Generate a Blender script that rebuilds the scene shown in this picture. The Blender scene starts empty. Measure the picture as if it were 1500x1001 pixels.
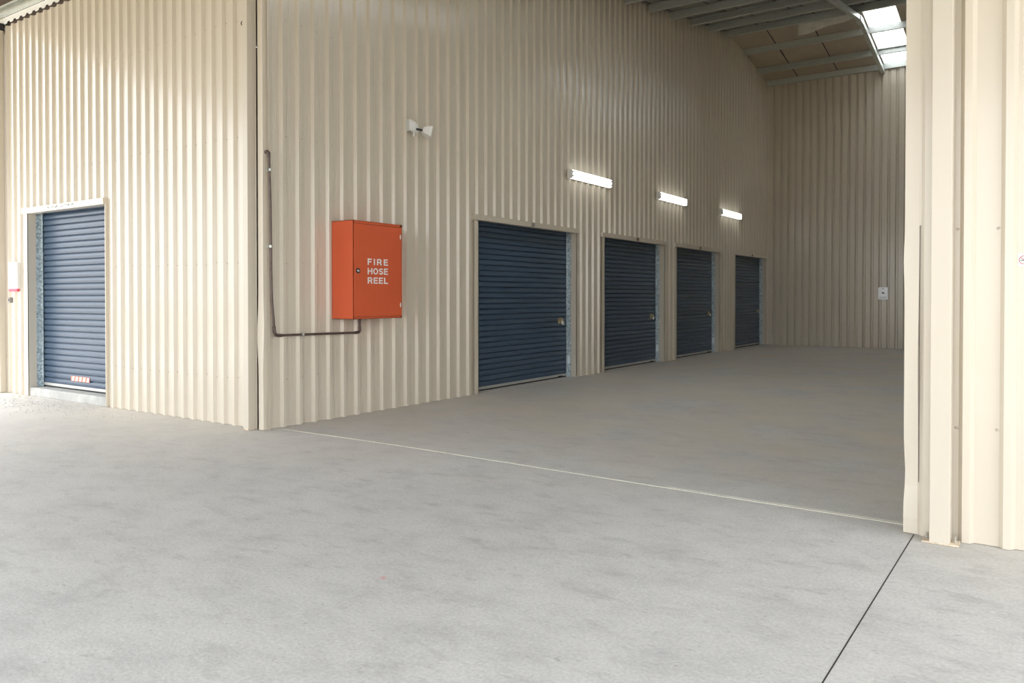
import bpy, bmesh, math, random
from mathutils import Vector, Matrix
random.seed(7)
S = bpy.context.scene
COL = S.collection

# ------------------------------------------------------------------ materials
def new_mat(name):
    m = bpy.data.materials.new(name); m.use_nodes = True
    nt = m.node_tree; b = nt.nodes['Principled BSDF']
    return m, nt, b

def noise(nt, scale, detail=4, rough=.55, vec=None, stretch=None):
    n = nt.nodes.new('ShaderNodeTexNoise'); n.inputs['Scale'].default_value = scale
    n.inputs['Detail'].default_value = detail; n.inputs['Roughness'].default_value = rough
    if vec is None:
        tc = nt.nodes.new('ShaderNodeTexCoord'); vec = tc.outputs['Object']
    if stretch:
        mp = nt.nodes.new('ShaderNodeMapping'); mp.inputs['Scale'].default_value = stretch
        nt.links.new(vec, mp.inputs['Vector']); vec = mp.outputs['Vector']
    nt.links.new(vec, n.inputs['Vector'])
    return n.outputs['Fac']

def ramp(nt, fac, stops):
    r = nt.nodes.new('ShaderNodeValToRGB')
    e = r.color_ramp.elements
    while len(e) < len(stops): e.new(0.5)
    for k, (p, c) in enumerate(stops):
        e[k].position = p; e[k].color = (*c, 1) if len(c) == 3 else c
    nt.links.new(fac, r.inputs['Fac'])
    return r.outputs['Color']

def mix(nt, a, b, fac, mode='MIX'):
    m = nt.nodes.new('ShaderNodeMix'); m.data_type = 'RGBA'; m.blend_type = mode
    for sock, v in ((m.inputs[6], a), (m.inputs[7], b), (m.inputs[0], fac)):
        if isinstance(v, (int, float)): sock.default_value = v
        elif isinstance(v, tuple): sock.default_value = (*v, 1)
        else: nt.links.new(v, sock)
    return m.outputs[2]

def mul(c, k): return tuple(x * k for x in c)

def simple(name, col, rough=.5, metal=0, var=.08, scale=6, spec=.5, coat=0):
    m, nt, b = new_mat(name)
    f = noise(nt, scale)
    c = ramp(nt, f, [(.3, mul(col, 1 - var)), (.7, mul(col, 1 + var))])
    nt.links.new(c, b.inputs['Base Color'])
    b.inputs['Roughness'].default_value = rough; b.inputs['Metallic'].default_value = metal
    b.inputs['Specular IOR Level'].default_value = spec
    b.inputs['Coat Weight'].default_value = coat
    return m

def painted_steel(name, col, rough=.30, coat=.55):
    m, nt, b = new_mat(name)
    big = noise(nt, .5, 2)
    c1 = ramp(nt, big, [(.3, mul(col, .98)), (.7, mul(col, 1.02))])
    sp = noise(nt, 55, 2, .6)
    dirt = ramp(nt, sp, [(.76, (0, 0, 0)), (.84, (.18, .18, .18))])
    c2 = mix(nt, c1, mul(col, .72), dirt)
    nt.links.new(c2, b.inputs['Base Color'])
    rr = ramp(nt, noise(nt, .8, 2), [(.3, (rough - .015,) * 3), (.7, (rough + .015,) * 3)])
    nt.links.new(rr, b.inputs['Roughness'])
    b.inputs['Coat Weight'].default_value = coat; b.inputs['Coat Roughness'].default_value = .16
    return m

def galvanised(name, c0, c1, rough=.42, metal=.75, scale=45):
    m, nt, b = new_mat(name)
    v = nt.nodes.new('ShaderNodeTexVoronoi'); v.inputs['Scale'].default_value = scale
    tc = nt.nodes.new('ShaderNodeTexCoord'); nt.links.new(tc.outputs['Object'], v.inputs['Vector'])
    sx = nt.nodes.new('ShaderNodeSeparateColor'); nt.links.new(v.outputs['Color'], sx.inputs[0])
    c = ramp(nt, sx.outputs[0], [(.1, c0), (.9, c1)])
    nt.links.new(c, b.inputs['Base Color'])
    b.inputs['Metallic'].default_value = metal; b.inputs['Roughness'].default_value = rough
    return m

CREAM = (.655, .597, .50)
M = {}
M['cream'] = painted_steel('cream_painted_steel', CREAM)
M['cream_flash'] = painted_steel('cream_flashing', mul(CREAM, 1.03), .42)
M['screw_pale'] = simple('pale_screw_heads', (.50, .44, .37), .45)
M['screw'] = simple('cream_screw_heads', (.36, .29, .22), .5)
M['gal'] = galvanised('galvanised_steel', (.54, .57, .54), (.64, .67, .64), .40, .45, 60)
M['gal_guide'] = galvanised('galvanised_guide', (.34, .42, .46), (.66, .76, .80), .45, .35, 40)
M['zinc'] = simple('zincalume_roof_underside', (.33, .33, .30), .42, .6, .10, 3)
M['back_slope_tan'] = simple('tan_back_slope_underside', (.52, .45, .36), .5, .2, .06, 3)  # roof underside coloured tan and lighter on the back slope
M['gapshade'] = simple('painted_gap_shade', (.13, .10, .085), .8)  # shade of narrow gaps put into the strip colour
M['blue'] = simple('blue_roller_curtain', (.050, .086, .142), .32, 0, .02, 1, .5)
M['alu'] = simple('aluminium_rail', (.62, .62, .60), .4, .4, .05)
M['rubber'] = simple('black_rubber', (.02, .02, .02), .7)
M['red'] = simple('orange_red_enamel', (.66, .115, .042), .42, 0, .03, 3, .5, .0)
M['white'] = simple('white_paint', (.82, .82, .80), .45, 0, .03)
M['lens'] = simple('clear_lens', (.75, .80, .80), .15, 0, .03)
M['steel'] = simple('lock_steel', (.55, .53, .48), .3, .9, .1, 30)
M['brass'] = simple('brass_plate', (.45, .38, .22), .38, .8, .15, 40)
M['chrome'] = simple('padlock_chrome', (.75, .75, .75), .18, 1, .03)
M['pipe'] = simple('dark_copper_pipe', (.115, .085, .075), .45, .3, .2, 20)
M['dark'] = simple('dark_grey', (.035, .035, .04), .6)
M['paper'] = simple('white_laminated_paper', (.92, .95, .99), .15, 0, .01, 6, .6, .6)
M['ink'] = simple('grey_print', (.20, .24, .28), .6)
M['paleink'] = simple('pale_pen_marks', (.62, .68, .68), .6)
M['pink'] = simple('pinkish_red', (.75, .07, .14), .5)
M['orange'] = simple('orange_reflective', (.78, .19, .10), .4)
M['signred'] = simple('sign_red', (.50, .22, .24), .5)
M['sealant'] = simple('pale_joint_sealant', (.74, .72, .62), .7, 0, .12, 12)
M['joint'] = simple('saw_cut', (.035, .033, .03), .9)
M['pebble'] = simple('pale_gravel', (.68, .66, .61), .8, 0, .25, 30)
M['rust'] = simple('stained_base_plate', (.62, .52, .40), .6, 0, .25, 40)
M['pale'] = simple('pale_sheet', (.86, .84, .77), .5, 0, .10, 7)
M['post'] = painted_steel('post_paint', mul(CREAM, .93), .36, .2)
M['sticker'] = simple('pale_blue_sticker', (.84, .93, .97), .5)
M['darkback'] = simple('unit_interior', (.10, .095, .09), .8)
# concrete
def concrete(name):
    m, nt, b = new_mat(name)
    tc = nt.nodes.new('ShaderNodeTexCoord'); vec = tc.outputs['Object']
    base = ramp(nt, noise(nt, .55, 6, .6, vec), [(.30, (.505, .507, .502)), (.52, (.540, .542, .535)), (.72, (.570, .572, .565))])
    sm = ramp(nt, noise(nt, 2.6, 12, .78, vec, (1, 1.5, 1)), [(.34, (.83, .83, .84)), (.52, (.99, .99, .99)), (.70, (1.05, 1.045, 1.04))])
    c = mix(nt, base, sm, 1.0, 'MULTIPLY')
    fine = ramp(nt, noise(nt, 60, 4, .7, vec), [(.3, (.84, .84, .84)), (.7, (1.13, 1.13, 1.13))])
    c = mix(nt, c, fine, 1.0, 'MULTIPLY')
    # scuffs: dark streaky patches
    sc = ramp(nt, noise(nt, 1.1, 10, .75, vec, (1.0, .8, 1)), [(.56, (0, 0, 0)), (.72, (.6, .6, .6))])
    c = mix(nt, c, (.34, .34, .345), sc)
    s2 = ramp(nt, noise(nt, 4.5, 8, .7, vec, (.7, 1.5, 1)), [(.55, (0, 0, 0)), (.67, (.46, .46, .46))])
    c = mix(nt, c, (.30, .295, .29), s2)
    s3 = ramp(nt, noise(nt, 16, 4, .7, vec, (1, 1.8, 1)), [(.61, (0, 0, 0)), (.70, (.5, .5, .5))])
    c = mix(nt, c, (.26, .25, .245), s3)
    # tan dust tracked into the shed and along the wall foot
    sp = nt.nodes.new('ShaderNodeSeparateXYZ'); nt.links.new(vec, sp.inputs[0])
    mr = nt.nodes.new('ShaderNodeMapRange'); nt.links.new(sp.outputs['Y'], mr.inputs['Value'])
    mr.inputs['From Min'].default_value = -1.2; mr.inputs['From Max'].default_value = 2.5
    dn = ramp(nt, noise(nt, .9, 5, .6, vec), [(.36, (.08, .08, .08)), (.62, (.9, .9, .9))])
    dm = mix(nt, dn, mr.outputs['Result'], 1.0, 'MULTIPLY')
    c = mix(nt, c, (.58, .53, .455), dm)
    # pale tan grit by the outer wall, also painting in brighter light there
    m2 = nt.nodes.new('ShaderNodeMapRange'); nt.links.new(sp.outputs['X'], m2.inputs['Value'])
    m2.inputs['From Min'].default_value = 3.5; m2.inputs['From Max'].default_value = -3.0
    m3 = nt.nodes.new('ShaderNodeMapRange'); nt.links.new(sp.outputs['Y'], m3.inputs['Value'])
    m3.inputs['From Min'].default_value = -3.6; m3.inputs['From Max'].default_value = -.3
    gr = ramp(nt, noise(nt, 1.3, 6, .65, vec), [(.25, (.25, .25, .25)), (.7, (.95, .95, .95))])
    gm = mix(nt, gr, m2.outputs['Result'], 1.0, 'MULTIPLY'); gm = mix(nt, gm, m3.outputs['Result'], 1.0, 'MULTIPLY')
    c = mix(nt, c, (.68, .635, .575), gm)
    # one small red paint spot
    vd = nt.nodes.new('ShaderNodeVectorMath'); vd.operation = 'DISTANCE'
    nt.links.new(vec, vd.inputs[0]); vd.inputs[1].default_value = (RED_SPOT[0], RED_SPOT[1], 0)
    dnz = nt.nodes.new('ShaderNodeMath'); dnz.operation = 'MULTIPLY_ADD'
    nt.links.new(noise(nt, 60, 3, .6, vec), dnz.inputs[0]); dnz.inputs[1].default_value = .05
    nt.links.new(vd.outputs['Value'], dnz.inputs[2])
    rs = ramp(nt, dnz.outputs[0], [(.028, (.6, .6, .6)), (.052, (0, 0, 0))])
    c = mix(nt, c, (.62, .22, .20), rs)
    # small pale chips
    ch = ramp(nt, noise(nt, 14, 2, .5, vec), [(.76, (0, 0, 0)), (.80, (.5, .5, .5))])
    c = mix(nt, c, (.75, .75, .73), ch)
    nt.links.new(c, b.inputs['Base Color'])
    rr = ramp(nt, noise(nt, 1.5, 5, .6, vec), [(.3, (.55,) * 3), (.7, (.75,) * 3)])
    nt.links.new(rr, b.inputs['Roughness']); b.inputs['Specular IOR Level'].default_value = .35
    bu = nt.nodes.new('ShaderNodeBump'); bu.inputs['Strength'].default_value = .12; bu.inputs['Distance'].default_value = .01
    nt.links.new(noise(nt, 90, 3, .6, vec), bu.inputs['Height']); nt.links.new(bu.outputs['Normal'], b.inputs['Normal'])
    return m
RED_SPOT = (3.89, -2.40)
M['concrete'] = concrete('concrete_slab')
M['sill'] = simple('concrete_sill', (.46, .46, .44), .8, 0, .18, 5)
# translucent roof-light sheet
def skylight_mat(name, k):
    m, nt, b = new_mat(name)
    t = nt.nodes.new('ShaderNodeBsdfTranslucent')
    f = ramp(nt, noise(nt, 2, 3), [(.3, (.93 * k, .965 * k, .98 * k)), (.7, (1.0 * k, 1.02 * k, 1.02 * k))])
    nt.links.new(f, t.inputs['Color'])
    b.inputs['Base Color'].default_value = (.8, .82, .82, 1); b.inputs['Roughness'].default_value = .35
    mx = nt.nodes.new('ShaderNodeMixShader'); mx.inputs[0].default_value = .12
    nt.links.new(t.outputs[0], mx.inputs[1]); nt.links.new(b.outputs[0], mx.inputs[2])
    nt.links.new(mx.outputs[0], nt.nodes['Material Output'].inputs['Surface'])
    return m
M['skylight'] = skylight_mat('dim_roof_light_sheet', .50)  # lower transmission for the roof lights in view
M['skylight_added'] = skylight_mat('added_roof_light_sheet', .94)  # brighter sheet for the unseen strips added to light the shed
def lamp_mat():
    m, nt, b = new_mat('lit_diffuser')
    f = ramp(nt, noise(nt, 30, 2), [(.3, (.97, 1, .93)), (.7, (1, 1, .97))])
    nt.links.new(f, b.inputs['Emission Color']); b.inputs['Emission Strength'].default_value = LAMP
    b.inputs['Base Color'].default_value = (.8, .8, .8, 1)
    return m
LAMP = 1.0
M['lamp'] = lamp_mat()

# ------------------------------------------------------------------ helpers
class MB:
    def __init__(self): self.bm = bmesh.new(); self.mi = 0
    def face(self, pts):
        f = self.bm.faces.new([self.bm.verts.new(p) for p in pts]); f.material_index = self.mi; return f
    def box(self, x0, x1, y0, y1, z0, z1, bev=0, mat=None):
        x0, x1 = sorted((x0, x1)); y0, y1 = sorted((y0, y1)); z0, z1 = sorted((z0, z1))
        vs = [self.bm.verts.new((x, y, z)) for x in (x0, x1) for y in (y0, y1) for z in (z0, z1)]
        fs = [self.bm.faces.new([vs[i] for i in q]) for q in ((0, 1, 3, 2), (4, 6, 7, 5), (0, 4, 5, 1), (2, 3, 7, 6), (0, 2, 6, 4), (1, 5, 7, 3))]
        for f in fs: f.material_index = self.mi
        if mat: bmesh.ops.transform(self.bm, matrix=mat, verts=vs)
        if bev > 0:
            es = list({e for f in fs for e in f.edges})
            bmesh.ops.bevel(self.bm, geom=es, offset=bev, segments=2, affect='EDGES', profile=.5)
        return self
    def prism(self, poly, axis, a, b):
        """extrude a closed 2D polygon along an axis from a to b; poly in the other two axes (cyclic order)"""
        def P(u, v, t):
            return {0: (t, u, v), 1: (u, t, v), 2: (u, v, t)}[axis]
        A = [self.bm.verts.new(P(u, v, a)) for u, v in poly]; B = [self.bm.verts.new(P(u, v, b)) for u, v in poly]
        n = len(poly)
        fs = [self.bm.faces.new((A[i], A[(i + 1) % n], B[(i + 1) % n], B[i])) for i in range(n)]
        fs += [self.bm.faces.new(A[::-1]), self.bm.faces.new(B)]
        for f in fs: f.material_index = self.mi
        return self
    def cyl(self, p, q, r, r2=None, seg=16, caps=True):
        p, q = Vector(p), Vector(q); d = q - p
        rot = d.to_track_quat('Z', 'Y').to_matrix().to_4x4()
        r2 = r if r2 is None else r2
        n0 = len(self.bm.faces)
        bmesh.ops.create_cone(self.bm, cap_ends=caps, segments=seg, radius1=r, radius2=r2, depth=d.length,
                              matrix=Matrix.Translation((p + q) / 2) @ rot)
        self.bm.faces.ensure_lookup_table()
        for f in self.bm.faces[n0:]: f.material_index = self.mi
        return self
    def tube(self, pts, r, seg=12):
        """swept tube through points (parallel transport)"""
        pts = [Vector(p) for p in pts]; rings = []
        t0 = (pts[1] - pts[0]).normalized(); n = t0.orthogonal().normalized()
        for i, p in enumerate(pts):
            t = ((pts[min(i + 1, len(pts) - 1)] - pts[max(i - 1, 0)])).normalized()
            n = (n - t * n.dot(t)).normalized(); b = t.cross(n)
            rings.append([self.bm.verts.new(p + (n * math.cos(2 * math.pi * k / seg) + b * math.sin(2 * math.pi * k / seg)) * r) for k in range(seg)])
        for A, B in zip(rings, rings[1:]):
            for k in range(seg):
                self.bm.faces.new((A[k], A[(k + 1) % seg], B[(k + 1) % seg], B[k])).material_index = self.mi
        for R_, rev in ((rings[0], True), (rings[-1], False)):
            self.bm.faces.new(R_[::-1] if rev else R_).material_index = self.mi
        return self
    def build(self, name, mats, parent=None, smooth=None, recalc=True):
        if recalc: bmesh.ops.recalc_face_normals(self.bm, faces=self.bm.faces[:])
        me = bpy.data.meshes.new(name); self.bm.to_mesh(me); self.bm.free()
        for m in (mats if isinstance(mats, (list, tuple)) else [mats]): me.materials.append(m)
        o = bpy.data.objects.new(name, me); COL.objects.link(o)
        if parent: o.parent = parent
        if smooth:
            me.shade_smooth() if hasattr(me, 'shade_smooth') else [setattr(p, 'use_smooth', True) for p in me.polygons]
            try: me.set_sharp_from_angle(angle=math.radians(smooth))
            except Exception: pass
        return o

def tag(o, label=None, cat=None, group=None, kind=None):
    if label: o['label'] = label
    if cat: o['category'] = cat
    if group: o['group'] = group
    if kind: o['kind'] = kind
    return o
def empty(name, loc=(0, 0, 0)):
    o = bpy.data.objects.new(name, None); o.location = loc; o.empty_display_size = .1; COL.objects.link(o); return o
def children(o): return [c for c in COL.objects if c.parent == o]
def recentre(o, loc):
    """put the origin of a childless or root mesh at loc without moving it"""
    v = Vector(loc); o.data.transform(Matrix.Translation(-v)); o.location = v
def at_root(parts, root):
    """parts were modelled in world space: make them local to the root's location"""
    for p in parts:
        if p.parent == root and p.type == 'MESH': p.data.transform(Matrix.Translation(-root.location))
def settle(root):
    """children and grandchildren were modelled in world space; shift into the root's local space"""
    done = set()
    def go(o):
        for c in children(o):
            if c.data and c.data.name not in done:
                c.data.transform(Matrix.Translation(-root.location)); done.add(c.data.name)
            go(c)
    go(root)

ROOF_S = .157; RIDGE_Y = 14.0
def pur_z(y): return 7.68 - ROOF_S * abs(y - RIDGE_Y)          # underside of the purlins
def roof_z(y): return pur_z(y) + .15                            # roof sheet

# ------------------------------------------------------------------ ribbed sheet walls
RIB_H, RUN, CREST = .035, .020, .036
def rib_profile(u0, u1, pitch, phase, fine=True, RIB_H=RIB_H):
    """(u, depth) points of the ribbed sheet between u0 and u1; ribs centred at phase + k*pitch"""
    pts = []
    k = math.floor((u0 - phase) / pitch) - 1
    while phase + k * pitch < u1 + pitch:
        c = phase + k * pitch
        pts += [(c - CREST / 2 - RUN, 0), (c - CREST / 2, RIB_H), (c + CREST / 2, RIB_H), (c + CREST / 2 + RUN, 0)]
        a = c + CREST / 2 + RUN; b = c + pitch - CREST / 2 - RUN; w = b - a
        for f in ((.3, .5, .7) if fine else ()):
            m = a + w * f
            pts += [(m - .006, 0), (m - .002, .0015), (m + .002, .0015), (m + .006, 0)]
        k += 1
    return pts
def depth_at(pts, u):
    for (a, da), (b, db) in zip(pts, pts[1:]):
        if a <= u <= b: return da + (db - da) * (u - a) / (b - a) if b > a else da
    return 0
def ribbed_wall(name, P, u0, u1, pitch, phase, z0, z1, cuts=(), screws=(), screw_r=.007, side=1, smat='screw', fine=True, rib_h=.035):
    """P(u, d, z) -> world point; z0/z1 functions of u; cuts are (ua, ub, head) openings"""
    prof = rib_profile(u0, u1, pitch, phase, fine, rib_h)
    us = {round(u, 5) for u, _ in prof if u0 < u < u1} | {u0, u1}
    for a, b, _ in cuts: us |= {a, b}
    if u0 < RIDGE_Y < u1: us.add(RIDGE_Y)
    us = sorted(us)
    mb = MB()
    for a, b in zip(us, us[1:]):
        if b - a < 1e-6: continue
        mid = (a + b) / 2; lo = None
        for ca, cb, h in cuts:
            if ca <= mid <= cb: lo = h
        za = z0(a) if lo is None else lo; zb = z0(b) if lo is None else lo
        da, db = depth_at(prof, a), depth_at(prof, b)
        mb.face([P(a, da, za), P(b, db, zb), P(b, db, z1(b)), P(a, da, z1(a))])
    bmesh.ops.remove_doubles(mb.bm, verts=mb.bm.verts[:], dist=1e-5)
    mb.mi = 1
    k = math.floor((u0 - phase) / pitch)
    while phase + k * pitch < u1:
        for zs in screws:
            jit = random.uniform(-.012, .012)
            u = phase + k * pitch + side * (CREST / 2 + RUN + .012)
            if u0 + .02 < u < u1 - .02 and zs < z1(u) - .1 and not any(a - .1 < u < b + .1 and zs < h + .12 for a, b, h in cuts):
                mb.cyl(P(u, 0, zs + jit), P(u, .006, zs + jit), screw_r, screw_r * .6, 8)
        k += 1
    o = mb.build(name, [M['cream'], M[smat]], recalc=False)
    # orient consistently outward
    return tag(o, kind='structure')

D_B = [(3.55, 6.28), (7.29, 9.92), (10.58, 13.20), (14.37, 17.0)]   # openings in the side wall
HEAD_B = 2.40
L = 17.096
W = 5.95
side = ribbed_wall('wall_left', lambda u, d, z: (d, u, z), .0, L, .2092, .002, lambda u: .002, lambda u: roof_z(u) - .004,
                   [(a, b, HEAD_B) for a, b in D_B], (.5, 1.7, 3.0, 4.2, 5.4))
A_X0, A_X1 = -4.91, -2.958
HEAD_A = 2.47
front = ribbed_wall('wall_front', lambda u, d, z: (u, -d, z), -6.85, -.108, .1795, -.345 + .0365, lambda u: .002, lambda u: 5.125,
                    [(A_X0, A_X1, HEAD_A)], (.5, 1.7, 3.0, 4.2), fine=False, rib_h=.030)
back = ribbed_wall('wall_back', lambda u, d, z: (u, L - .034 + d, z), 0.0, W, .1935, .235, lambda u: .002, lambda u: roof_z(L) - .004, (), (.6, 2.2, 3.8, 5.4), fine=False, rib_h=.048)
right_front = ribbed_wall('wall_front_right', lambda u, d, z: (u, -.2 - d, z), 5.915, 11.0, .1905, 6.346, lambda u: .002, lambda u: 5.35, (), (.62, 1.72, 3.0), .009, -1, 'screw_pale', False, .032)
right_in = ribbed_wall('wall_right', lambda u, d, z: (W - d, u, z), -.15, L, .2092, .0, lambda u: .002, lambda u: roof_z(u) - .004, (), ())

# floor: the slab, inside and out
mb = MB(); mb.face([(-11, -9, 0), (16, -9, 0), (16, 22, 0), (-11, 22, 0)])
floor = tag(mb.build('floor', M['concrete']), kind='structure')

mb = MB(); mb.face([(-90, -90, -.02), (90, -90, -.02), (90, 90, -.02), (-90, 90, -.02)])
tag(mb.build('ground', simple('dry_yard_gravel', (.24, .19, .115), .9, 0, .2, .4)), kind='structure')
# outer cladding that closes the shed behind the storage units
mb = MB()
for q in ((-6.9, -6.85, .1, L + .25), (-6.9, 11.45, L + .2, L + .25), (11.40, 11.45, .0, L + .25)):
    (xa, xb, ya, yb) = q; n = 2 if yb - ya < 1 else 24
    ys = [ya + (yb - ya) * k / n for k in range(n + 1)]
    for a, b in zip(ys, ys[1:]): mb.box(xa, xb, a, b, 0, roof_z((a + b) / 2) - .06)
tag(mb.build('wall_outer', M['cream']), kind='structure')

# joint at the shed mouth and saw cut in the yard slab
def strip(name, pts, w, mat, z=.0025, h=.002):
    mb = MB()
    for (x0, y0), (x1, y1) in zip(pts, pts[1:]):
        d = Vector((x1 - x0, y1 - y0)).normalized(); n = Vector((-d.y, d.x)) * w / 2
        mb.prism([(x0 + n.x, y0 + n.y), (x1 + n.x, y1 + n.y), (x1 - n.x, y1 - n.y), (x0 - n.x, y0 - n.y)], 2, 0.0003, z)
    return tag(mb.build(name, mat), kind='structure')
random.seed(3)
pts = [(.10, .128), (.466, .127), (1.1, .13), (1.812, .125), (2.4, .10), (3.1, .072), (3.891, .037), (4.8, .005), (5.86, -.026)]
strip('trim_1', pts, .013, M['sealant'])
strip('trim_2', [(5.9, -.21), (5.874, -2.3), (5.85, -6.5)], .0055, M['joint'], .0012)
strip('trim_3', [(4.3, .06), (5.0, .035), (5.86, .012)], .006, M['sealant'], .0015)

# ------------------------------------------------------------------ roof
def roof_sheet(name, ya, yb, x0, x1, seams, mat, zoff=0, gap=.032, h=.04, strap=True):
    """sheet between two y's with raised seam ribs at given x's"""
    mb = MB(); us = [(x0, 0)]
    for s in seams: us += [(s - gap / 2, 0), (s - gap / 2 + .004, h), (s + gap / 2 - .004, h), (s + gap / 2, 0)]
    us.append((x1, 0))
    for (a, da), (b, db) in zip(us, us[1:]):
        mb.face([(a, ya, roof_z(ya) + da + zoff), (b, ya, roof_z(ya) + db + zoff), (b, yb, roof_z(yb) + db + zoff), (a, yb, roof_z(yb) + da + zoff)])
    bmesh.ops.remove_doubles(mb.bm, verts=mb.bm.verts[:], dist=1e-5)
    o = mb.build(name, mat, recalc=False)
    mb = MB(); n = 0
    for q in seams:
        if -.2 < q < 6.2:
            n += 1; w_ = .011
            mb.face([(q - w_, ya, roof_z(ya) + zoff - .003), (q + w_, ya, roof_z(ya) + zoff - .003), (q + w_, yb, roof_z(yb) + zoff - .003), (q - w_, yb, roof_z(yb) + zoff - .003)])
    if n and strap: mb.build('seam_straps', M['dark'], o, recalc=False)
    else: mb.bm.free()
    return o
seams = [.865 + 1.025 * k for k in range(-9, 11)]
sm = sorted(s + .51 * j for s in seams for j in (0, .5))
for ya, yb, xa, xb in ((-8.5, 1.2, -6.9, 10.8), (1.2, 7.2, -6.9, 3.02), (1.2, 7.2, 3.70, 11.5), (7.2, RIDGE_Y, -6.9, 11.5)):  # canopy's unseen front reaches far out to shade the yard slab
    tag(roof_sheet('ceiling', ya, yb, xa, xb, [q for q in sm if xa + .1 < q < xb - .1], M['zinc']), kind='structure')
SKX0, SKX1 = 3.02, 3.70
tag(roof_sheet('ceiling_back_slope', RIDGE_Y, L + .3, -6.9, SKX0, [-2.2, -1.2, -.16, .865, 1.89, 2.86], M['back_slope_tan']), kind='structure')
tag(roof_sheet('ceiling_back_slope', RIDGE_Y, L + .3, SKX1, 4.85, [4.0], M['back_slope_tan']), kind='structure')
tag(roof_sheet('ceiling_back_slope', RIDGE_Y, L + .3, 5.53, 11.5, [], M['back_slope_tan']), kind='structure')
for k, (ya, yb, SX0, SX1) in enumerate([(1.2, 7.2, SKX0, SKX1), (RIDGE_Y, 14.9, SKX0, SKX1), (14.9, 16.15, SKX0, SKX1), (16.15, L + .3, SKX0, SKX1), (RIDGE_Y, L + .3, 4.85, 5.53)]):  # first and last strips are unseen additions that brighten the shed
    o = roof_sheet('window_%d' % (k + 1), ya, yb, SX0, SX1, [SX0 + .03 + .203 * j for j in range(4)], M['skylight' if k in (1, 2, 3) else 'skylight_added'], 0, .02, .03, False)
    tag(o, kind='structure')
    mbk = MB()
    for j in range(4):
        x = SX0 + .03 + .203 * j + .03
        for yy in (ya + .07, yb - .07):
            mbk.cyl((x, yy, roof_z(yy) - .012), (x, yy, roof_z(yy)), .012, .012, 8)
    mbk.build('screw_washers', M['dark'], o)

def purlin(y, open_front, label, x0=-.0, x1=W, dz=.15, fl=.065, mat=None):
    z0 = pur_z(y); t = .004; s = -1 if open_front else 1
    # C section in (y, z): web + flanges + lips; the open side faces the yard when open_front
    yw = y - s * fl / 2 * 1; ye = y + s * fl / 2
    zt = z0 + dz - .002
    poly = [(yw, z0), (ye, z0), (ye, z0 + .02), (ye - s * t, z0 + .02), (ye - s * t, z0 + t), (yw + s * t, z0 + t),
            (yw + s * t, zt - t), (ye - s * t, zt - t), (ye - s * t, zt - .02), (ye, zt - .02), (ye, zt), (yw, zt)]
    mb = MB(); mb.prism(poly, 0, x0 + .04, x1 - .04)
    o = mb.build('roof_purlin', mat or M['gal'])
    recentre(o, (W / 2, y, z0))
    return tag(o, label, 'purlin', 'galvanised roof purlins inside the shed')
names = ['galvanised roof purlin nearest the yard, cut by the top photo edge, dark open channel',
         'second galvanised roof purlin from the yard, high in the shed roof',
         'third galvanised roof purlin from the yard, pale flat face',
         'fourth galvanised roof purlin from the yard, dark open channel',
         'fifth galvanised roof purlin from the yard, just before the ridge pair',
         'galvanised purlin on the yard side of the ridge, touching the pale foil flap',
         'galvanised purlin crossing between the top and middle roof lights',
         'dark open galvanised purlin crossing between the middle and lowest roof lights',
         'galvanised eave purlin lying along the top of the back wall']
for (y, op), nm in zip([(8.06, True), (9.15, False), (10.22, False), (11.27, True), (12.36, False), (13.45, False), (14.92, False), (16.14, True), (17.03, False)], names):
    purlin(y, op, nm)

# rafter along the middle of the shed, in two slopes
root = empty('steel_rafter', (2.985, RIDGE_Y, pur_z(RIDGE_Y)))
for ya, yb in ((4.5, RIDGE_Y), (RIDGE_Y, L - .02)):
    mb = MB()
    za, zb = pur_z(ya), pur_z(yb); w, d = .045, .10
    mb.face([(2.985 - w, ya, za), (2.985 + w, ya, za), (2.985 + w, yb, zb), (2.985 - w, yb, zb)])
    mb.face([(2.985 - w, ya, za - d), (2.985 + w, ya, za - d), (2.985 + w, yb, zb - d), (2.985 - w, yb, zb - d)])
    for s in (-w, w): mb.face([(2.985 + s, ya, za - d), (2.985 + s, yb, zb - d), (2.985 + s, yb, zb), (2.985 + s, ya, za)])
    for yy, zz in ((ya, za), (yb, zb)): mb.face([(2.985 - w, yy, zz - d), (2.985 + w, yy, zz - d), (2.985 + w, yy, zz), (2.985 - w, yy, zz)])
    bmesh.ops.remove_doubles(mb.bm, verts=mb.bm.verts[:], dist=1e-5)
    mb.build('rafter_leg', M['gal'], root)
mb = MB(); mb.box(2.93, 3.04, RIDGE_Y - .16, RIDGE_Y + .16, pur_z(RIDGE_Y) - .15, pur_z(RIDGE_Y) - .02, .004); mb.build('ridge_bracket', M['gal'], root)
settle(root)
tag(root, 'galvanised roof rafter crossing the purlins and running beside the roof lights', 'rafter')

# pale curled foil flap under the ridge
root = empty('foil_flap', (2.26, 13.86, 7.66))  # loose foil sheet, curled and tapering along the ridge
mb = MB(); rows = []
for i in range(13):
    f = i / 12; x = 1.66 + 1.22 * f; dep = .205 - .10 * f ** 1.4 + .012 * math.sin(f * 9)
    rows.append([mb.bm.verts.new((x, 13.80 + .10 * math.sin(a * math.pi / 2) * (1 - .3 * f), 7.80 - dep * (1 - math.cos(a * math.pi / 2)) - dep * .25 * a)) for a in (0, .15, .3, .45, .6, .75, .9, 1.05, 1.2)])
for A, B in zip(rows, rows[1:]):
    for k in range(8): mb.bm.faces.new((A[k], A[k + 1], B[k + 1], B[k]))
o = mb.build('curled_sheet', M['pale'], root, smooth=40, recalc=False)
md = o.modifiers.new('thickness', 'SOLIDIFY'); md.thickness = .006
for x in (1.85, 2.70):
    mb = MB(); mb.box(x - .012, x + .012, 13.845, 13.875, 7.70, 7.80); mb.build('hanger', M['gal'], root)
settle(root)
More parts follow.
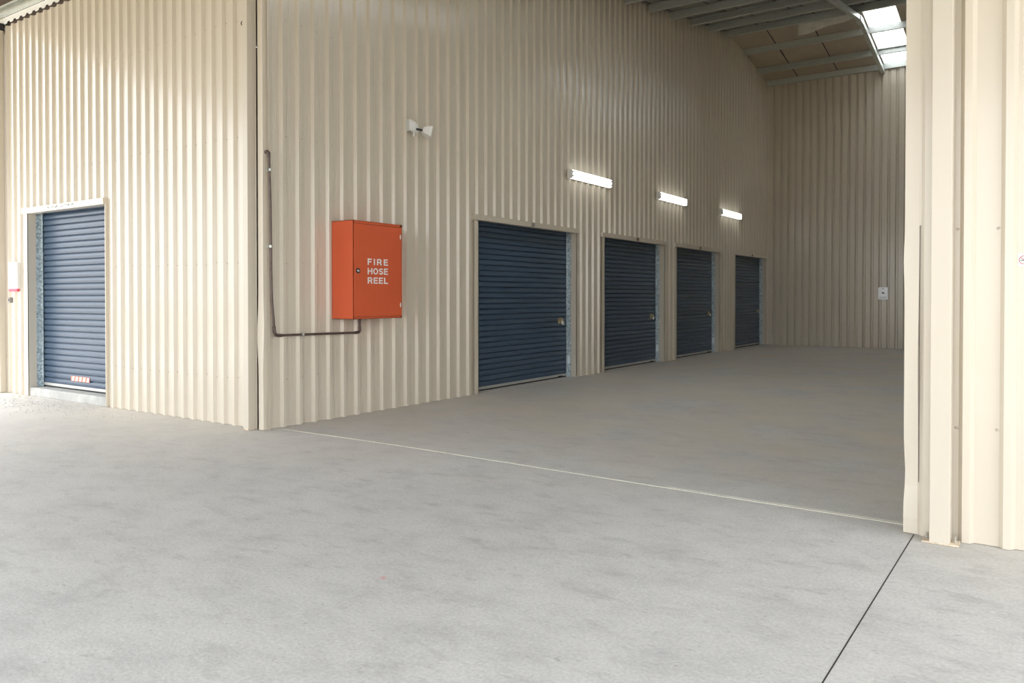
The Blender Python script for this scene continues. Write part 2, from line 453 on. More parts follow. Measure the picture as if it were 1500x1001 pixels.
tag(root, 'long pale curled foil flap hung below the roof ridge left of the rafter', 'flap')

# eave trims over the front wall: scalloped closure, channel and painted-dark backing
mb = MB()
x = -6.85; zt, zb = 5.225, 5.165
mb.mi = 0
pts_b = []
while x < -.1:
    for f, dz in ((0, .0), (.25, .0), (.36, -.022), (.62, -.03), (.86, -.022), (.97, 0)):
        pts_b.append((x + .1795 * f, zb + dz))
    x += .1795
pts_b = [(min(x, -.1), z) for x, z in pts_b]
for (xa, za), (xb, zb2) in zip(pts_b, pts_b[1:]):
    if xb > xa + 1e-6: mb.face([(xa, -.045, za), (xb, -.045, zb2), (xb, -.045, zt), (xa, -.045, zt)])
mb.box(-6.85, -.1, -.048, -.040, zt - .004, zt + .006)
tag(mb.build('trim_4', M['white'], recalc=False), kind='structure')
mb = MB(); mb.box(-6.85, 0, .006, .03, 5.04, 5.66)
tag(mb.build('eave_shade_backing', M['gapshade']), kind='structure')  # dark backing paints the shade band under the scallops
def eave_channel(y, z0, lab, dz=.12):
    fl, t = .075, .004
    ye, yw = y - fl, y
    poly = [(yw, z0), (ye, z0), (ye, z0 + .026), (ye + t, z0 + .026), (ye + t, z0 + t), (yw - t, z0 + t), (yw - t, z0 + dz - t), (ye + t, z0 + dz - t), (ye + t, z0 + dz - .026), (ye, z0 + dz - .026), (ye, z0 + dz), (yw, z0 + dz)]
    mb = MB(); mb.prism(poly, 0, -6.85, -.1)
    o = mb.build('eave_channel', M['gal']); recentre(o, (-3.5, y, z0))
    return tag(o, lab, 'purlin')
eave_channel(-.05, 5.235, 'galvanised eave channel along the top of the wall with the light blue door')

# ------------------------------------------------------------------ posts and jambs
def post(x0, x1, y0, y1, h, label, plate=None):
    cx, cy = (x0 + x1) / 2, (y0 + y1) / 2
    root = empty('steel_post', (cx, cy, 0))
    mb = MB(); mb.box(x0, x1, y0, y1, .006, h, .004); mb.build('shaft', M['post'], root)
    if plate:
        px0, px1, py0, py1 = plate
        mb = MB(); mb.box(px0, px1, py0, py1, 0.001, .012, .002); mb.build('base_plate', M['rust'], root)
        for bx in (px0 + .022, px1 - .022):
            mb = MB(); by = (py0 + py1) / 2 + .01
            mb.cyl((bx, by, .012), (bx, by, .022), .016, seg=6); mb.cyl((bx, by, .02), (bx, by, .045), .007, seg=10)
            mb.build('anchor_bolt', M['steel'], root)
    settle(root)
    return tag(root, label, 'post', 'cream steel posts')
post(5.99, 6.09, -.335, -.24, 5.0, 'cream steel post on a bolted base plate at right of the shed mouth', (5.952, 6.132, -.338, -.235))
post(-.187, -.112, -.128, -.014, 5.0, 'cream steel post at the outside corner beside the water pipe', (-.20, -.112, -.135, -.03))
o = post(-5.66, -5.56, -.115, -.04, 5.06, 'cream steel post at the left photo edge, left of the white notice board')
mb = MB(); mb.box(-5.70, -5.56, -.11, -.03, 5.062, 5.16); c = mb.build('cap_gap_shade', M['dark'], o); c.data.transform(Matrix.Translation(-o.location))  # dark block paints the shaded gap above the post top

def flashing(name, path, z0, z1, dents=(), mat=None, parent=None, t=.003, steps=60):
    """folded sheet: path of (x, y) points swept up; dents are (z, size, dx, dy, width)"""
    mb = MB(); rows = []
    for k in range(steps + 1):
        z = z0 + (z1 - z0) * k / steps
        row = []
        for i, (x, y) in enumerate(path):
            dx = dy = 0
            for (zc, idx, ax, ay, sg) in dents:
                if i in idx:
                    g = math.exp(-((z - zc) / sg) ** 2); dx += ax * g; dy += ay * g
            row.append(mb.bm.verts.new((x + dx, y + dy, z)))
        rows.append(row)
    for A, B in zip(rows, rows[1:]):
        for i in range(len(path) - 1): mb.bm.faces.new((A[i], A[i + 1], B[i + 1], B[i]))
    o = mb.build(name, mat or M['cream_flash'], parent, recalc=False)
    md = o.modifiers.new('thickness', 'SOLIDIFY'); md.thickness = t; md.offset = 0
    return o
# corner flashing at the shed mouth (bent near its foot)
f = flashing('trim_6', [(-.065, .0), (-.06, -.04), (.012, -.04), (.012, .03), (.004, .085)], .004, 5.45,
             [(.95, (0, 1), -.022, .0, .22), (1.05, (2, 3), .010, 0, .25), (.55, (2,), -.006, 0, .2)])
tag(f, kind='structure')
mb = MB(); mb.box(-.118, -.064, -.002, .006, .004, 5.2); tag(mb.build('corner_gap_shade', M['gapshade']), kind='structure')  # dark strip paints the shaded slot between post and flashing
# jamb flashing on the right of the mouth (dented)
f = flashing('trim_7', [(5.87, .02), (5.845, -.02), (5.845, -.195), (5.918, -.20), (5.918, -.19)], .004, 5.4,
             [(.34, (2,), .008, .004, .12), (1.55, (2,), -.006, 0, .12), (.12, (2, 3), .0, -.01, .1), (1.0, (3, 4), -.003, -.016, .40)], t=.003)
tag(f, kind='structure')
mb = MB(); mb.box(5.9200, 5.9232, -.2045, -.1985, .30, 1.75); tag(mb.build('jamb_gap_shade', M['gapshade']), kind='structure')  # thin dark strip painted in as gap shade beside the jamb
# inner corner flashing at the back
f = flashing('trim_8', [(.036, L - .11), (.036, L - .036), (.10, L - .036)], .004, roof_z(L) - .15)
tag(f, kind='structure')

# ------------------------------------------------------------------ roller doors
def roller_door(n, to_w, w, head, label, sill=0.0, marks=None, light=False, protr=.036, warn=False, lock=True, ext=(.09, .09)):
    """local frame: u along the wall to the right, d outward (towards the viewer), z up; to_w maps to the world"""
    root = tag(empty('door_%d' % n, to_w(w / 2, 0, 0)), kind='structure')
    def boxl(mb, u0, u1, d0, d1, z0, z1, bev=0):
        a = Vector(to_w(u0, d0, z0)); b = Vector(to_w(u1, d1, z1))
        mb.box(min(a.x, b.x), max(a.x, b.x), min(a.y, b.y), max(a.y, b.y), min(a.z, b.z), max(a.z, b.z), bev)
    def add(name, mat, *boxes, bev=0, parent=root):
        mb = MB()
        for q in boxes: boxl(mb, *q, bev)
        return mb.build(name, mat, parent)
    # curtain: rolled horizontal corrugations
    mb = MB(); z = sill + .055; pitch = .0795; D = -.165
    prof = [(0, .0), (.05, .010), (.12, .0155), (.45, .0175), (.78, .0145), (.86, .009), (.91, -.003), (.96, -.004)]
    zs = []
    while z < head + .3:
        for f, d in prof: zs.append((z + f * pitch, D + d))
        z += pitch
    for (za, da), (zb, db) in zip(zs, zs[1:]):
        mb.face([to_w(.02, da, za), to_w(w - .02, da, za), to_w(w - .02, db, zb), to_w(.02, db, zb)])
    bmesh.ops.remove_doubles(mb.bm, verts=mb.bm.verts[:], dist=1e-5)
    cur = mb.build('curtain', M['blue'], root, recalc=False)
    add('bottom_rail', M['alu'], (.02, w - .02, D - .015, D + .022, sill + .022, sill + .058))
    add('bottom_seal', M['rubber'], (.02, w - .02, D - .01, D + .012, sill + .001, sill + .024), (w - .30, w - .17, D + .012, D + .03, sill + .012, sill + .035))
    # galvanised guides either side
    for u0, u1 in ((.0, .042), (w - .042, w)):
        add('guide_rail', M['gal_guide'], (u0 if u0 == 0 else u1 - .006, u1 if u0 else .006, -.19, -.068, sill, head + .1), (u0, u1, -.19, -.184, sill, head + .1), (u0, u1, D + .024, D + .028, sill, head + .1))
    # painted jambs: return + face
    for s, e in ((0, ext[0]), (1, ext[1])):
        if s == 0: add('jamb', M['cream_flash'], (-.012, .003, -.075, protr, .005, head + .02), (-e, .003, protr - .003, protr, .005, head + .02))
        else: add('jamb', M['cream_flash'], (w - .003, w + .012, -.075, protr, .005, head + .02), (w - .003, w + e, protr - .003, protr, .005, head + .02))
    hd = add('door_head', M['cream_flash'], (-ext[0] - .02, w + ext[1] + .0, -.06, protr + .022, head, head + .078), bev=.003)
    # dark unit behind
    add('unit_backing', M['darkback'], (-.1, w + .1, -.36, -.35, 0, head + .4), (-.1, w + .1, -.35, -.07, head + .35, head + .37))
    if lock:
        u = w - .22; z = .96
        pl = add('lock_plate', M['brass'], (u - .07, u + .06, D + .012, D + .026, z - .06, z + .035), (u - .10, u + .10, D + .024, D + .034, z - .012, z + .006), bev=.002)
    settle(root)
    tag(root, label)
    return root, boxl, D, hd

wB = lambda y0: (lambda u, d, z: (d, y0 + u, z))
labs = ['nearest dark blue roller door inside the shed, right of the red cabinet',
        'second dark blue roller door inside the shed, below the gap between the first two lamps',
        'third dark blue roller door inside the shed, right of the second lamp',
        'farthest dark blue roller door inside the shed, next to the back wall']
lock_lab = ['chrome padlock on the nearest dark roller door inside the shed', 'padlock on the second dark roller door inside the shed',
            'bright padlock on the third dark roller door inside the shed', 'dim padlock on the farthest roller door beside the back wall']
LOCK = None
for k, (a, b) in enumerate(D_B):
    fn = wB(a); w = b - a
    root, boxl, D, hd = roller_door(k + 2, fn, w, HEAD_B, labs[k], ext=(.10, .07 if k < 3 else .05))
    loc = root.location
    if k < 3:
        mb = MB(); boxl(mb, w - .009, w - .005, -.168, -.112 + .03, .22, .36)
        o = mb.build('sticker', M['sticker'], root); o.data.transform(Matrix.Translation(-loc))
        # dark number tag on the head
    if k > 0:
        mb = MB(); boxl(mb, w / 2 - .05, w / 2 + .05, .058, .062, HEAD_B + .012, HEAD_B + .066)
        o = mb.build('number_tag', simple('brown_tag', (.16, .115, .08), .6), hd); o.data.transform(Matrix.Translation(-loc))
    # padlock hanging from the lock plate
    y = b - .20; x = D + .05; z = .91
    if LOCK is None:
        LOCK = empty('padlock', (x, y, z))
        mb = MB(); mb.box(x - .014, x + .014, y - .034, y + .034, z - .035, z + .022, .007); mb.build('lock_body', M['chrome'], LOCK, smooth=40)
        mb = MB(); mb.tube([(x, y - .02, z + .02), (x, y - .02, z + .045)] + [(x, y - .02 * math.cos(t * math.pi / 8), z + .045 + .018 * math.sin(t * math.pi / 8)) for t in range(1, 8)] + [(x, y + .02, z + .045), (x, y + .02, z + .02)], .0055, 8)
        mb.build('shackle', M['steel'], LOCK, smooth=60)
        settle(LOCK); pk = LOCK
    else:
        pk = LOCK.copy(); COL.objects.link(pk); pk.location = (x, y, z)
        for c in children(LOCK):
            c2 = c.copy(); COL.objects.link(c2); c2.parent = pk
    tag(pk, lock_lab[k], 'padlock', 'padlocks on the dark roller doors')

fA = lambda u, d, z: (A_X0 + u, -d, z)
wA = A_X1 - A_X0
doorA, boxl, D, hdA = roller_door(1, fA, wA, HEAD_A, 'sunlit mid blue roller door on the outside wall at left', sill=.115, lock=False, ext=(.115, .0))
loc = doorA.location
mb = MB(); boxl(mb, .0, wA, -.30, .02, .0, .115, .008); o = mb.build('sill', M['sill'], doorA); o.data.transform(Matrix.Translation(-loc))
# red and white warning strip
u0 = -4.141 - A_X0; u1 = -3.676 - A_X0
mb = MB(); boxl(mb, u0, u1, D + .019, D + .022, .235, .30); ws = mb.build('warning_strip', M['orange'], doorA); ws.data.transform(Matrix.Translation(-loc)); tag(ws, 'orange and white striped reflective strip')
mb = MB(); n = 5
for k in range(n):
    ua = u0 + (u1 - u0) * (k + .22) / n; ub = ua + (u1 - u0) / n * .58; sh = .03
    mb.face([fA(ua, D + .0235, .240), fA(ub, D + .0235, .240), fA(ub + sh * .6, D + .0235, .295), fA(ua + sh * .6, D + .0235, .295)])
o = mb.build('white_stripes', M['white'], ws); o.data.transform(Matrix.Translation(-loc))
# faint scrawl on the head
mb = MB()
random.seed(11)
for k in range(34):
    u = 1.0 + .70 * k / 34 + random.uniform(-.01, .01) - .52 + .1; z = HEAD_A + .02 + random.uniform(0, .02); hgt = random.uniform(.012, .035)
    boxl(mb, u, u + random.uniform(.006, .016), .058, .0592, z, z + hgt)
    boxl(mb, u, u + random.uniform(.01, .025), .058, .0592, z + random.uniform(0, hgt), z + random.uniform(0, hgt) + .004)
o = mb.build('pen_marks', M['paleink'], hdA); o.data.transform(Matrix.Translation(-loc))

# ------------------------------------------------------------------ lettering
def text_mesh(name, s, centre, right, up, normal, width, height, mat, parent=None, bold=.018, space=1.0, thick=.0012):
    cu = bpy.data.curves.new(name, 'FONT'); cu.body = s; cu.size = 1; cu.offset = bold; cu.space_character = space; cu.extrude = 0.001
    ob = bpy.data.objects.new('tmp', cu); COL.objects.link(ob)
    dg = bpy.context.evaluated_depsgraph_get(); me = bpy.data.meshes.new_from_object(ob.evaluated_get(dg))
    bpy.data.objects.remove(ob)
    xs = [v.co.x for v in me.vertices]; ys = [v.co.y for v in me.vertices]
    cx, cy = (min(xs) + max(xs)) / 2, (min(ys) + max(ys)) / 2; sx = width / (max(xs) - min(xs)); sy = height / (max(ys) - min(ys))
    r, u, n = Vector(right), Vector(up), Vector(normal)
    for v in me.vertices:
        p = Vector(centre) + r * (v.co.x - cx) * sx + u * (v.co.y - cy) * sy + n * (v.co.z * thick / .001)
        v.co = p
    me.materials.clear(); me.materials.append(mat); me.name = name
    o = bpy.data.objects.new(name, me); COL.objects.link(o)
    if parent: o.parent = parent
    return o

# number over the nearest door
d2 = bpy.data.objects['door_2']
hd2 = [c for c in children(d2) if c.name.startswith('door_head')][0]
o = text_mesh('door_number', '38', (.0595, 4.90, HEAD_B + .036), (0, 1, 0), (0, 0, 1), (1, 0, 0), .10, .055, simple('number_ink', (.13, .14, .14), .6), hd2, .012)
o.data.transform(Matrix.Translation(-d2.location))

# ------------------------------------------------------------------ fire hose cabinet
X0, X1, Y0, Y1, Z0, Z1 = .036, .365, .856, 1.625, 1.103, 2.172
cab = empty('fire_hose_cabinet', (X0, (Y0 + Y1) / 2, Z0))
mb = MB(); t = .004
mb.box(X0, X0 + t, Y0, Y1, Z0, Z1)                                     # back
for ya, yb in ((Y0, Y0 + t), (Y1 - t, Y1)): mb.box(X0, X1, ya, yb, Z0, Z1)
for za, zb in ((Z0, Z0 + t), (Z1 - t, Z1)): mb.box(X0, X1, Y0, Y1, za, zb)
lip = .016                                                              # folded front lip round the door
mb.box(X1 - t, X1, Y0, Y0 + lip, Z0, Z1); mb.box(X1 - t, X1, Y1 - lip - .012, Y1, Z0, Z1)
mb.box(X1 - t, X1, Y0, Y1, Z0, Z0 + .022); mb.box(X1 - t, X1, Y0, Y1, Z1 - .03, Z1)
mb.box(X0 - .0, X0 + .01, Y0 + .05, Y1 - .05, Z0 + .05, Z1 - .05)
mb.build('body', M['red'], cab)
dr = None
mb = MB(); mb.box(X1 - .012, X1 + .0015, Y0 + lip + .004, Y1 - lip - .016, Z0 + .026, Z1 - .034, .002); dr = mb.build('cabinet_door', M['red'], cab)
mb = MB(); mb.box(X1 - .02, X1 - .013, Y0 + lip - .002, Y1 - lip - .008, Z0 + .018, Z1 - .024); mb.build('door_recess', M['dark'], cab)
mb = MB(); mb.cyl((X1, .924, 1.628), (X1 + .010, .924, 1.628), .030, .027, 24); lk = mb.build('lock', M['dark'], dr, smooth=40); tag(lk, 'dark round lock with bright key slot')
mb = MB(); mb.cyl((X1 + .01, .924, 1.628), (X1 + .014, .924, 1.628), .015, .013, 20); mb.box(X1 + .0135, X1 + .0155, .918, .944, 1.622, 1.632); mb.build('lock_core', M['chrome'], dr, smooth=40)
for z in (2.03, 1.252):
    mb = MB(); mb.cyl((X1 + .003, Y1 - .028, z - .026), (X1 + .003, Y1 - .028, z + .026), .005, seg=12); mb.box(X1 - .001, X1 + .003, Y1 - .036, Y1 - .018, z - .018, z + .018)
    h = mb.build('hinge', M['white'], cab, smooth=40); tag(h, 'small pale door hinge')
def arcp(cx, cy, rx, ry, a0, a1, n=14):
    return [(cx + rx * math.cos(math.radians(a0 + (a1 - a0) * k / n)), cy + ry * math.sin(math.radians(a0 + (a1 - a0) * k / n))) for k in range(n + 1)]
h_ = .095                                                    # half stroke; letters one unit high
GLYPH = {
 'F': (.62, [[(h_, 0), (h_, 1)], [(0, 1 - h_), (.62, 1 - h_)], [(0, .5), (.55, .5)]]),
 'I': (.19, [[(h_, 0), (h_, 1)]]),
 'E': (.66, [[(h_, 0), (h_, 1)], [(0, 1 - h_), (.65, 1 - h_)], [(0, .51), (.60, .51)], [(0, h_), (.66, h_)]]),
 'L': (.62, [[(h_, 0), (h_, 1)], [(0, h_), (.62, h_)]]),
 'H': (.74, [[(h_, 0), (h_, 1)], [(.74 - h_, 0), (.74 - h_, 1)], [(h_, .52), (.70, .52)]]),
 'R': (.74, [[(h_, 0), (h_, 1)], [(0, 1 - h_), (.42, 1 - h_)] + arcp(.42, .685, .195, .22, 90, -90) + [(0, .465)], [(.36, .465), (.50, .40), (.64, 0)]]),
 'O': (.80, [arcp(.40, .5, .305, .405, 0, 360, 36)]),
 'S': (.68, [arcp(.34, .705, .235, .20, 15, 90, 6) + arcp(.33, .705, .225, .20, 95, 225, 10) + arcp(.34, .29, .245, .205, 50, -90, 12) + arcp(.335, .29, .245, .20, -95, -165, 6)]),
}
def stroke(mb, pts, hw, P):
    L_, R_ = [], []; n = len(pts); closed = (Vector(pts[0]) - Vector(pts[-1])).length < 1e-4
    for i, p in enumerate(pts):
        a = Vector(pts[i - 1]) if i else (Vector(pts[-2]) if closed else None); b = Vector(pts[i + 1]) if i < n - 1 else (Vector(pts[1]) if closed else None); p = Vector(p)
        d1 = (p - a).normalized() if a is not None else None; d2 = (b - p).normalized() if b is not None else None
        d1 = d1 or d2; d2 = d2 or d1
        n1, n2 = Vector((-d1.y, d1.x)), Vector((-d2.y, d2.x)); m = (n1 + n2)
        m = m.normalized() if m.length > 1e-6 else n1
        k = hw / max(.45, m.dot(n1)); L_.append(p + m * k); R_.append(p - m * k)
    for i in range(n - 1): mb.face([P(L_[i]), P(L_[i + 1]), P(R_[i + 1]), P(R_[i])])
for word, z, gap in (('FIRE', 1.7305, .30), ('HOSE', 1.6275, .13), ('REEL', 1.525, .17)):
    tot = sum(GLYPH[c][0] for c in word) + gap * (len(word) - 1); k_ = .320 / tot; x = 0; mb = MB()
    for c in word:
        for kk, pts in enumerate(GLYPH[c][1]):
            stroke(mb, pts, h_, lambda v, x=x, kk=kk: (X1 + .0024 + .0005 * kk, 1.2295 - .16 + (x + v.x) * k_, z + (v.y - .5) * .070))
        x += GLYPH[c][0] + gap
    mb.build('lettering', M['white'], dr)
settle(cab)
tag(cab, 'orange-red steel fire hose reel cabinet with white lettering on the cream wall', 'cabinet')

# ------------------------------------------------------------------ water pipe
pipe = empty('water_pipe', (.06, .02, .975))
px = .062
def arc(c, r, a0, a1, n=6, plane='yz'):
    out = []
    for k in range(n + 1):
        a = math.radians(a0 + (a1 - a0) * k / n)
        out.append((px, c[0] + r * math.cos(a), c[1] + r * math.sin(a)) if plane == 'yz' else (c[0] + r * math.cos(a), c[1], c[2] + r * math.sin(a)))
    return out
r = .0125
mb = MB(); mb.tube([(px, -.004, 2.775), (px, .012, 2.28), (px, .018, 1.586), (px, .028, 1.30), (px, .055, 1.02)] + [(px, .058 + .04 - .04 * math.cos(math.radians(a)), 1.0 - .025 - .04 * math.sin(math.radians(a)) + .02) for a in (20, 40, 60, 80)] +
           [(px, .14, .953), (px, .6, .948), (px, 1.19, .940)] + [(px, 1.215, .942), (px, 1.24, .952), (px, 1.252, .975), (px, 1.253, 1.02), (px, 1.253, 1.103)], r, 12)
mb.build('pipe_run', M['pipe'], pipe, smooth=60)
for pts in ([(px - .06, -.004, 2.80), (px - .02, -.004, 2.803), (px, -.004, 2.79), (px, -.004, 2.74)],
            [(px, .052, 1.05), (px, .058, .99), (px, .075, .960), (px, .11, .953), (px, .15, .952)],
            [(px, 1.18, .940), (px, 1.235, .944), (px, 1.253, .965), (px, 1.253, 1.01)]):
    mb = MB(); mb.tube(pts, r * 1.35, 12); mb.build('elbow', M['pipe'], pipe, smooth=60)
for (y, z, ax) in ((.0155, 1.853, 'v'), (.42, .950, 'h'), (.008, 2.62, 'v')):
    mb = MB()
    if ax == 'v': mb.cyl((px, y, z - .012), (px, y, z + .012), r * 1.5, seg=14); mb.box(.01, px, y - .012, y + .012, z - .01, z + .01); mb.box(px - .012, px - .008, y - .034, y + .034, z - .01, z + .01)
    else: mb.cyl((px, y - .012, z), (px, y + .012, z), r * 1.5, seg=14); mb.box(.01, px, y - .01, y + .01, z - .012, z + .012); mb.box(px - .012, px - .008, y - .01, y + .01, z - .034, z + .034)
    c = mb.build('pipe_clip', M['gal'], pipe)
settle(pipe)
tag(pipe, 'dark metal water pipe running down the wall corner and across to the red cabinet', 'pipe')

# ------------------------------------------------------------------ wall lamps
def lamp():
    root = empty('wall_lamp', (.035, .0, .0))
    ln, h, d = 1.46, .150, .10
    mb = MB(); mb.box(.034, .060, -ln / 2, ln / 2, -h / 2, h / 2, .006); mb.build('base_tray', M['pale'], root)
    mb = MB(); pr = []
    for (zz, xx) in ((-.070, .058), (-.070, .098), (-.050, .118), (.050, .118), (.070, .098), (.070, .058)): pr.append((xx, zz))
    mb.prism(pr, 1, -ln / 2 + .035, ln / 2 - .035); mb.build('diffuser', M['lamp'], root)
    for s in (-1, 1):
        mb = MB(); ya, yb = sorted((s * ln / 2, s * (ln / 2 - .036)))
        mb.prism([(xx + .002, zz * 1.03) for xx, zz in pr], 1, ya, yb); mb.build('end_cap', M['white'], root)
        for z in (-.032, .032):
            mb = MB(); yc = s * (ln / 2 - .05); mb.box(.116, .124, yc - .025, yc + .025, z - .009, z + .009, .002); mb.build('clip', M['dark'], root)
    at_root(children(root), root)
    return root
LP = [(6.70, 3.353), (10.24, 3.372), (13.90, 3.372)]
LL = ['lit strip lamp on the wall above the nearest dark roller door', 'lit strip lamp on the wall between the second and third dark doors, middle of three',
      'lit strip lamp farthest along the wall, nearest the back wall']
lm = lamp()
for k, (y, z) in enumerate(LP):
    o = lm
    if k:
        o = lm.copy(); COL.objects.link(o)
        for c in children(lm):
            c2 = c.copy(); COL.objects.link(c2); c2.parent = o
    o.location = (.035, y, z)
    tag(o, LL[k], 'lamp', 'strip lamps along the shed side wall')

# ------------------------------------------------------------------ twin spotlight
sp = empty('twin_spotlight', (.036, 2.19, 3.425))
mb = MB(); mb.box(.034, .062, 2.15, 2.27, 3.37, 3.49, .008); mb.build('junction_box', M['white'], sp)
for (a, b) in (((.06, 2.19, 3.46), (.13, 2.12, 3.435)), ((.06, 2.23, 3.42), (.13, 2.27, 3.40))):
    mb = MB(); mb.cyl(a, b, .013, seg=10); mb.build('swivel_arm', M['dark'], sp, smooth=40)
for (c0, dirv, upv) in (((.12, 2.150, 3.436), (-.45, -.89, -.04), (.05, -.04, 1)), ((.13, 2.262, 3.404), (.50, .80, -.22), (.1, .35, .93))):
    c0, d = Vector(c0), Vector(dirv).normalized(); r_ = d.cross(Vector(upv)).normalized(); u_ = r_.cross(d)
    def ring(t, hw, hh): return [c0 + d * t + r_ * a * hw + u_ * b * hh for a, b in ((-1, -1), (1, -1), (1, 1), (-1, 1))]
    mb = MB(); secs = [ring(0, .026, .03), ring(.02, .036, .042), ring(.085, .058, .066), ring(.105, .062, .070)]
    vs = [[mb.bm.verts.new(p) for p in q] for q in secs]
    for A, B in zip(vs, vs[1:]):
        for k in range(4): mb.bm.faces.new((A[k], A[(k + 1) % 4], B[(k + 1) % 4], B[k]))
    mb.bm.faces.new(vs[0]); mb.bm.faces.new(vs[-1])
    hd = mb.build('lamp_head', M['white'], sp)
    mb = MB(); vs = [[mb.bm.verts.new(p) for p in q] for q in (ring(.1055, .055, .062), ring(.109, .050, .057))]
    for k in range(4): mb.bm.faces.new((vs[0][k], vs[0][(k + 1) % 4], vs[1][(k + 1) % 4], vs[1][k]))
    mb.bm.faces.new(vs[0]); mb.bm.faces.new(vs[1])
    mb.build('lens', M['lens'], hd)
mb = MB(); mb.cyl((.10, 2.135, 3.372), (.125, 2.11, 3.30), .010, .014, 12); mb.build('sensor', M['white'], sp, smooth=40)
settle(sp)
tag(sp, 'small white twin-headed spotlight high on the wall above the red cabinet', 'light')

# ------------------------------------------------------------------ notices and small fittings
nb = empty('notice_board', (-5.26, -.034, 1.45))
mb = MB(); mb.box(-5.39, -5.13, -.075, -.030, 1.455, 1.82, .004); mb.build('board', M['white'], nb)
mb = MB(); mb.box(-5.385, -5.15, -.071, -.036, 1.42, 1.456, .004); c = mb.build('red_base', M['pink'], nb); tag(c, 'pinkish red strip below the board')
mb = MB()
for k in range(9):
    z = 1.735 - .022 * k; mb.box(-5.36, -5.36 + (.20 if k % 3 else .15), -.0765, -.075, z, z + .005)
mb.box(-5.285, -5.24, -.0765, -.075, 1.755, 1.79)
mb.build('print', simple('faint_print', (.66, .72, .74), .6), nb)
settle(nb)
tag(nb, 'small white notice board with a red base left of the light blue door', 'notice')

sw = empty('wall_switch', (-5.41, -.034, 1.30))
mb = MB(); mb.box(-5.435, -5.385, -.06, -.0, 1.262, 1.335, .004); mb.build('housing', simple('grey_switch', (.28, .28, .27), .5), sw)
mb = MB(); mb.box(-5.42, -5.40, -.066, -.06, 1.285, 1.312, .001); mb.build('rocker', M['dark'], sw)
settle(sw)
tag(sw, 'small grey switch on the wall below the white notice board', 'switch')

ns = empty('paper_notice', (3.02, L - .04, 1.43))
yb = L - .0348
mb = MB(); mb.box(2.905, 3.133, yb - .003, yb, 1.268, 1.588); mb.build('sheet', M['paper'], ns)
y = yb - .004
mb = MB(); mb.prism([(3.02 - .022, 1.545), (3.02 + .022, 1.545), (3.02, 1.575)], 1, y, yb - .002); mb.build('printed_triangle', M['ink'], ns)
mb = MB(); mb.prism([(2.985, 1.425), (3.05, 1.415), (3.055, 1.45), (3.0, 1.47)], 1, y, yb - .002); mb.build('printed_picture', M['ink'], ns)
for k, wd in enumerate((.17, .15, .18)):
    mb = MB(); mb.box(3.02 - wd / 2, 3.02 + wd / 2, y, yb - .002, 1.335 - .022 * k, 1.341 - .022 * k); mb.build('printed_line', M['ink'], ns)
settle(ns)
tag(ns, 'white paper notice fixed at eye height to the back wall near the mouth edge', 'notice')

st = empty('no_smoking_sticker', (6.405, -.2, 1.545))
yf = -.203 - .0015; cxs, czs = 6.413, 1.543
yf = -.2004
mb = MB(); mb.box(cxs - .0275, cxs + .032, yf - .0012, yf, czs - .034, czs + .034); mb.build('backing', M['white'], st)
mb = MB(); n = 40
for k in range(n):
    a, b = 2 * math.pi * k / n, 2 * math.pi * (k + 1) / n
    P = lambda r, t: (cxs + r * math.cos(t), yf - .0018, czs + r * math.sin(t))
    mb.face([P(.0195, a), P(.0195, b), P(.0238, b), P(.0238, a)])
ca = math.radians(-40); dx, dz = math.cos(ca), math.sin(ca)
mb.face([(cxs - dx * .022 - dz * .002, yf - .0018, czs - dz * .022 + dx * .002), (cxs + dx * .022 - dz * .002, yf - .0018, czs + dz * .022 + dx * .002), (cxs + dx * .022 + dz * .002, yf - .0018, czs + dz * .022 - dx * .002), (cxs - dx * .022 + dz * .002, yf - .0018, czs - dz * .022 - dx * .002)])
mb.build('red_ring', M['signred'], st)
mb = MB(); mb.box(cxs - .017, cxs + .012, yf - .0016, yf - .0012, czs - .005, czs + .001); mb.build('cigarette', M['ink'], st)
settle(st)
tag(st, 'round no smoking sticker on the cream wall at the right photo edge', 'sticker')

hk = empty('wall_hook', (-.28, -.034, 4.15))
mb = MB(); mb.prism([(-.305, 4.168), (-.252, 4.168), (-.275, 4.122)], 1, -.042, -.028); mb.build('hook_plate', M['dark'], hk)
mb = MB(); mb.tube([(-.279, -.04, 4.15), (-.279, -.065, 4.145), (-.279, -.07, 4.125), (-.279, -.06, 4.11)], .005, 8); mb.build('hook_tip', M['dark'], hk)
settle(hk)
tag(hk, 'small dark hook high on the cream wall beside the corner post', 'hook')
tg = MB(); tg.box(-.712, -.662, -.012, -.0, 1.548, 1.572, .002)
o = tg.build('wall_tag', simple('pale_tag', (.58, .62, .70), .5)); recentre(o, (-.687, 0, 1.56))
tag(o, 'tiny pale tag on the cream wall midway between the light blue door and the corner', 'tag')

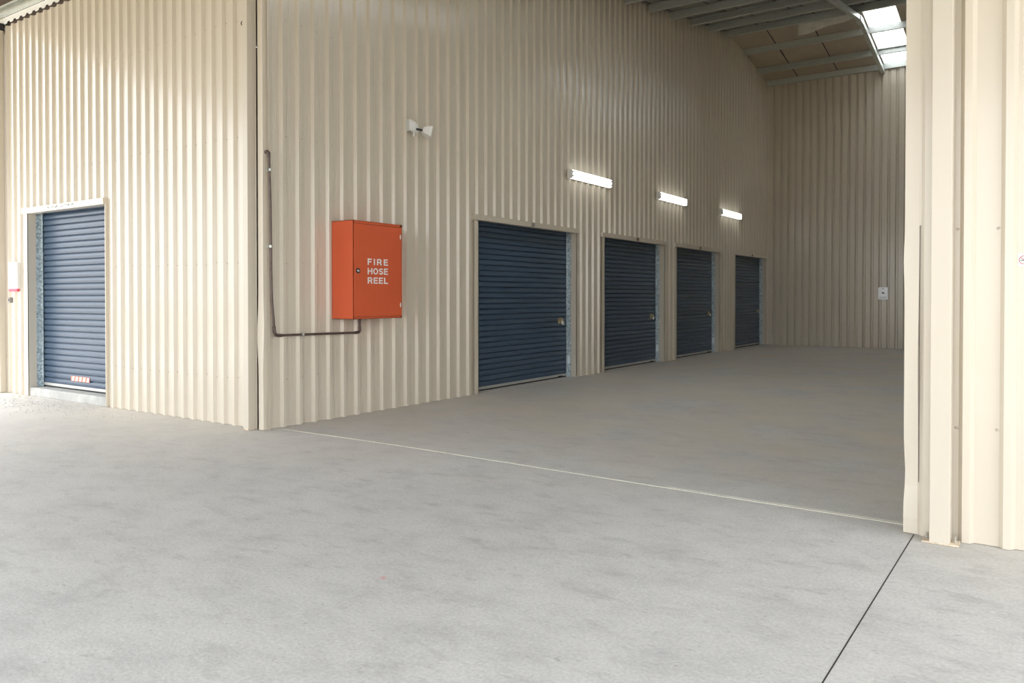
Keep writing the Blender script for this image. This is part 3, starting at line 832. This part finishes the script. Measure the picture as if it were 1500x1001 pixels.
# ------------------------------------------------------------------ loose gravel
def gravel(name, n, fn, label, rmin=.004, rmax=.012):
    mb = MB()
    for _ in range(n):
        x, y = fn(); r = random.uniform(rmin, rmax)
        m = Matrix.Translation((x, y, r * .45)) @ Matrix.Rotation(random.uniform(0, 6.28), 4, 'Z') @ Matrix.Diagonal((1, random.uniform(.6, 1), random.uniform(.5, .7), 1))
        bmesh.ops.create_icosphere(mb.bm, subdivisions=1, radius=r, matrix=m)
    o = mb.build(name, M['pebble'])
    return tag(o, label, 'gravel', kind='stuff')
random.seed(5)
gravel('loose_gravel', 900, lambda: (min(-1.2, random.gauss(-4.0, .9)) , -.06 - abs(random.gauss(.28, .22))), 'pale loose gravel scattered on the slab before the light blue door', .003, .010)
gravel('loose_gravel', 420, lambda: (random.gauss(.0, .016) + .03, random.uniform(3.6, 6.2)), 'pale loose gravel lying along the foot of the nearest dark door', .003, .008)

# ------------------------------------------------------------------ daylight
wd = bpy.data.worlds.new('overcast_sky'); S.world = wd; wd.use_nodes = True
nt = wd.node_tree; bg = nt.nodes['Background']
tc = nt.nodes.new('ShaderNodeTexCoord'); sx = nt.nodes.new('ShaderNodeSeparateXYZ'); nt.links.new(tc.outputs['Generated'], sx.inputs[0])
c = ramp(nt, sx.outputs['Z'], [(0.0, (.80, .82, .84)), (.38, (.95, .965, .98)), (1.0, (2.8, 2.83, 2.86))])
nt.links.new(c, bg.inputs['Color']); bg.inputs['Strength'].default_value = 1.0

# ------------------------------------------------------------------ camera
cam = bpy.data.cameras.new('camera'); co = bpy.data.objects.new('camera', cam); COL.objects.link(co); S.camera = co
F = 1150.286
cam.sensor_fit = 'HORIZONTAL'; cam.sensor_width = 36; cam.lens = F / 1500 * 36
cam.shift_y = -(500.5 - 448.53) / 1500
yaw, pit = math.radians(-34.2207), math.radians(.7041)
fw = Vector((math.sin(yaw) * math.cos(pit), math.cos(yaw) * math.cos(pit), -math.sin(pit)))
co.location = (6.5102, -5.153, 1.35); co.rotation_euler = fw.to_track_quat('-Z', 'Y').to_euler()
cam.clip_start = .05; cam.clip_end = 300

S.view_settings.view_transform = 'Standard'; S.view_settings.look = 'None'; S.view_settings.gamma = 1; S.view_settings.use_curve_mapping = False
S.view_settings.exposure = 2.2
S.cycles.diffuse_bounces = 8; S.cycles.max_bounces = 14; S.cycles.caustics_reflective = False
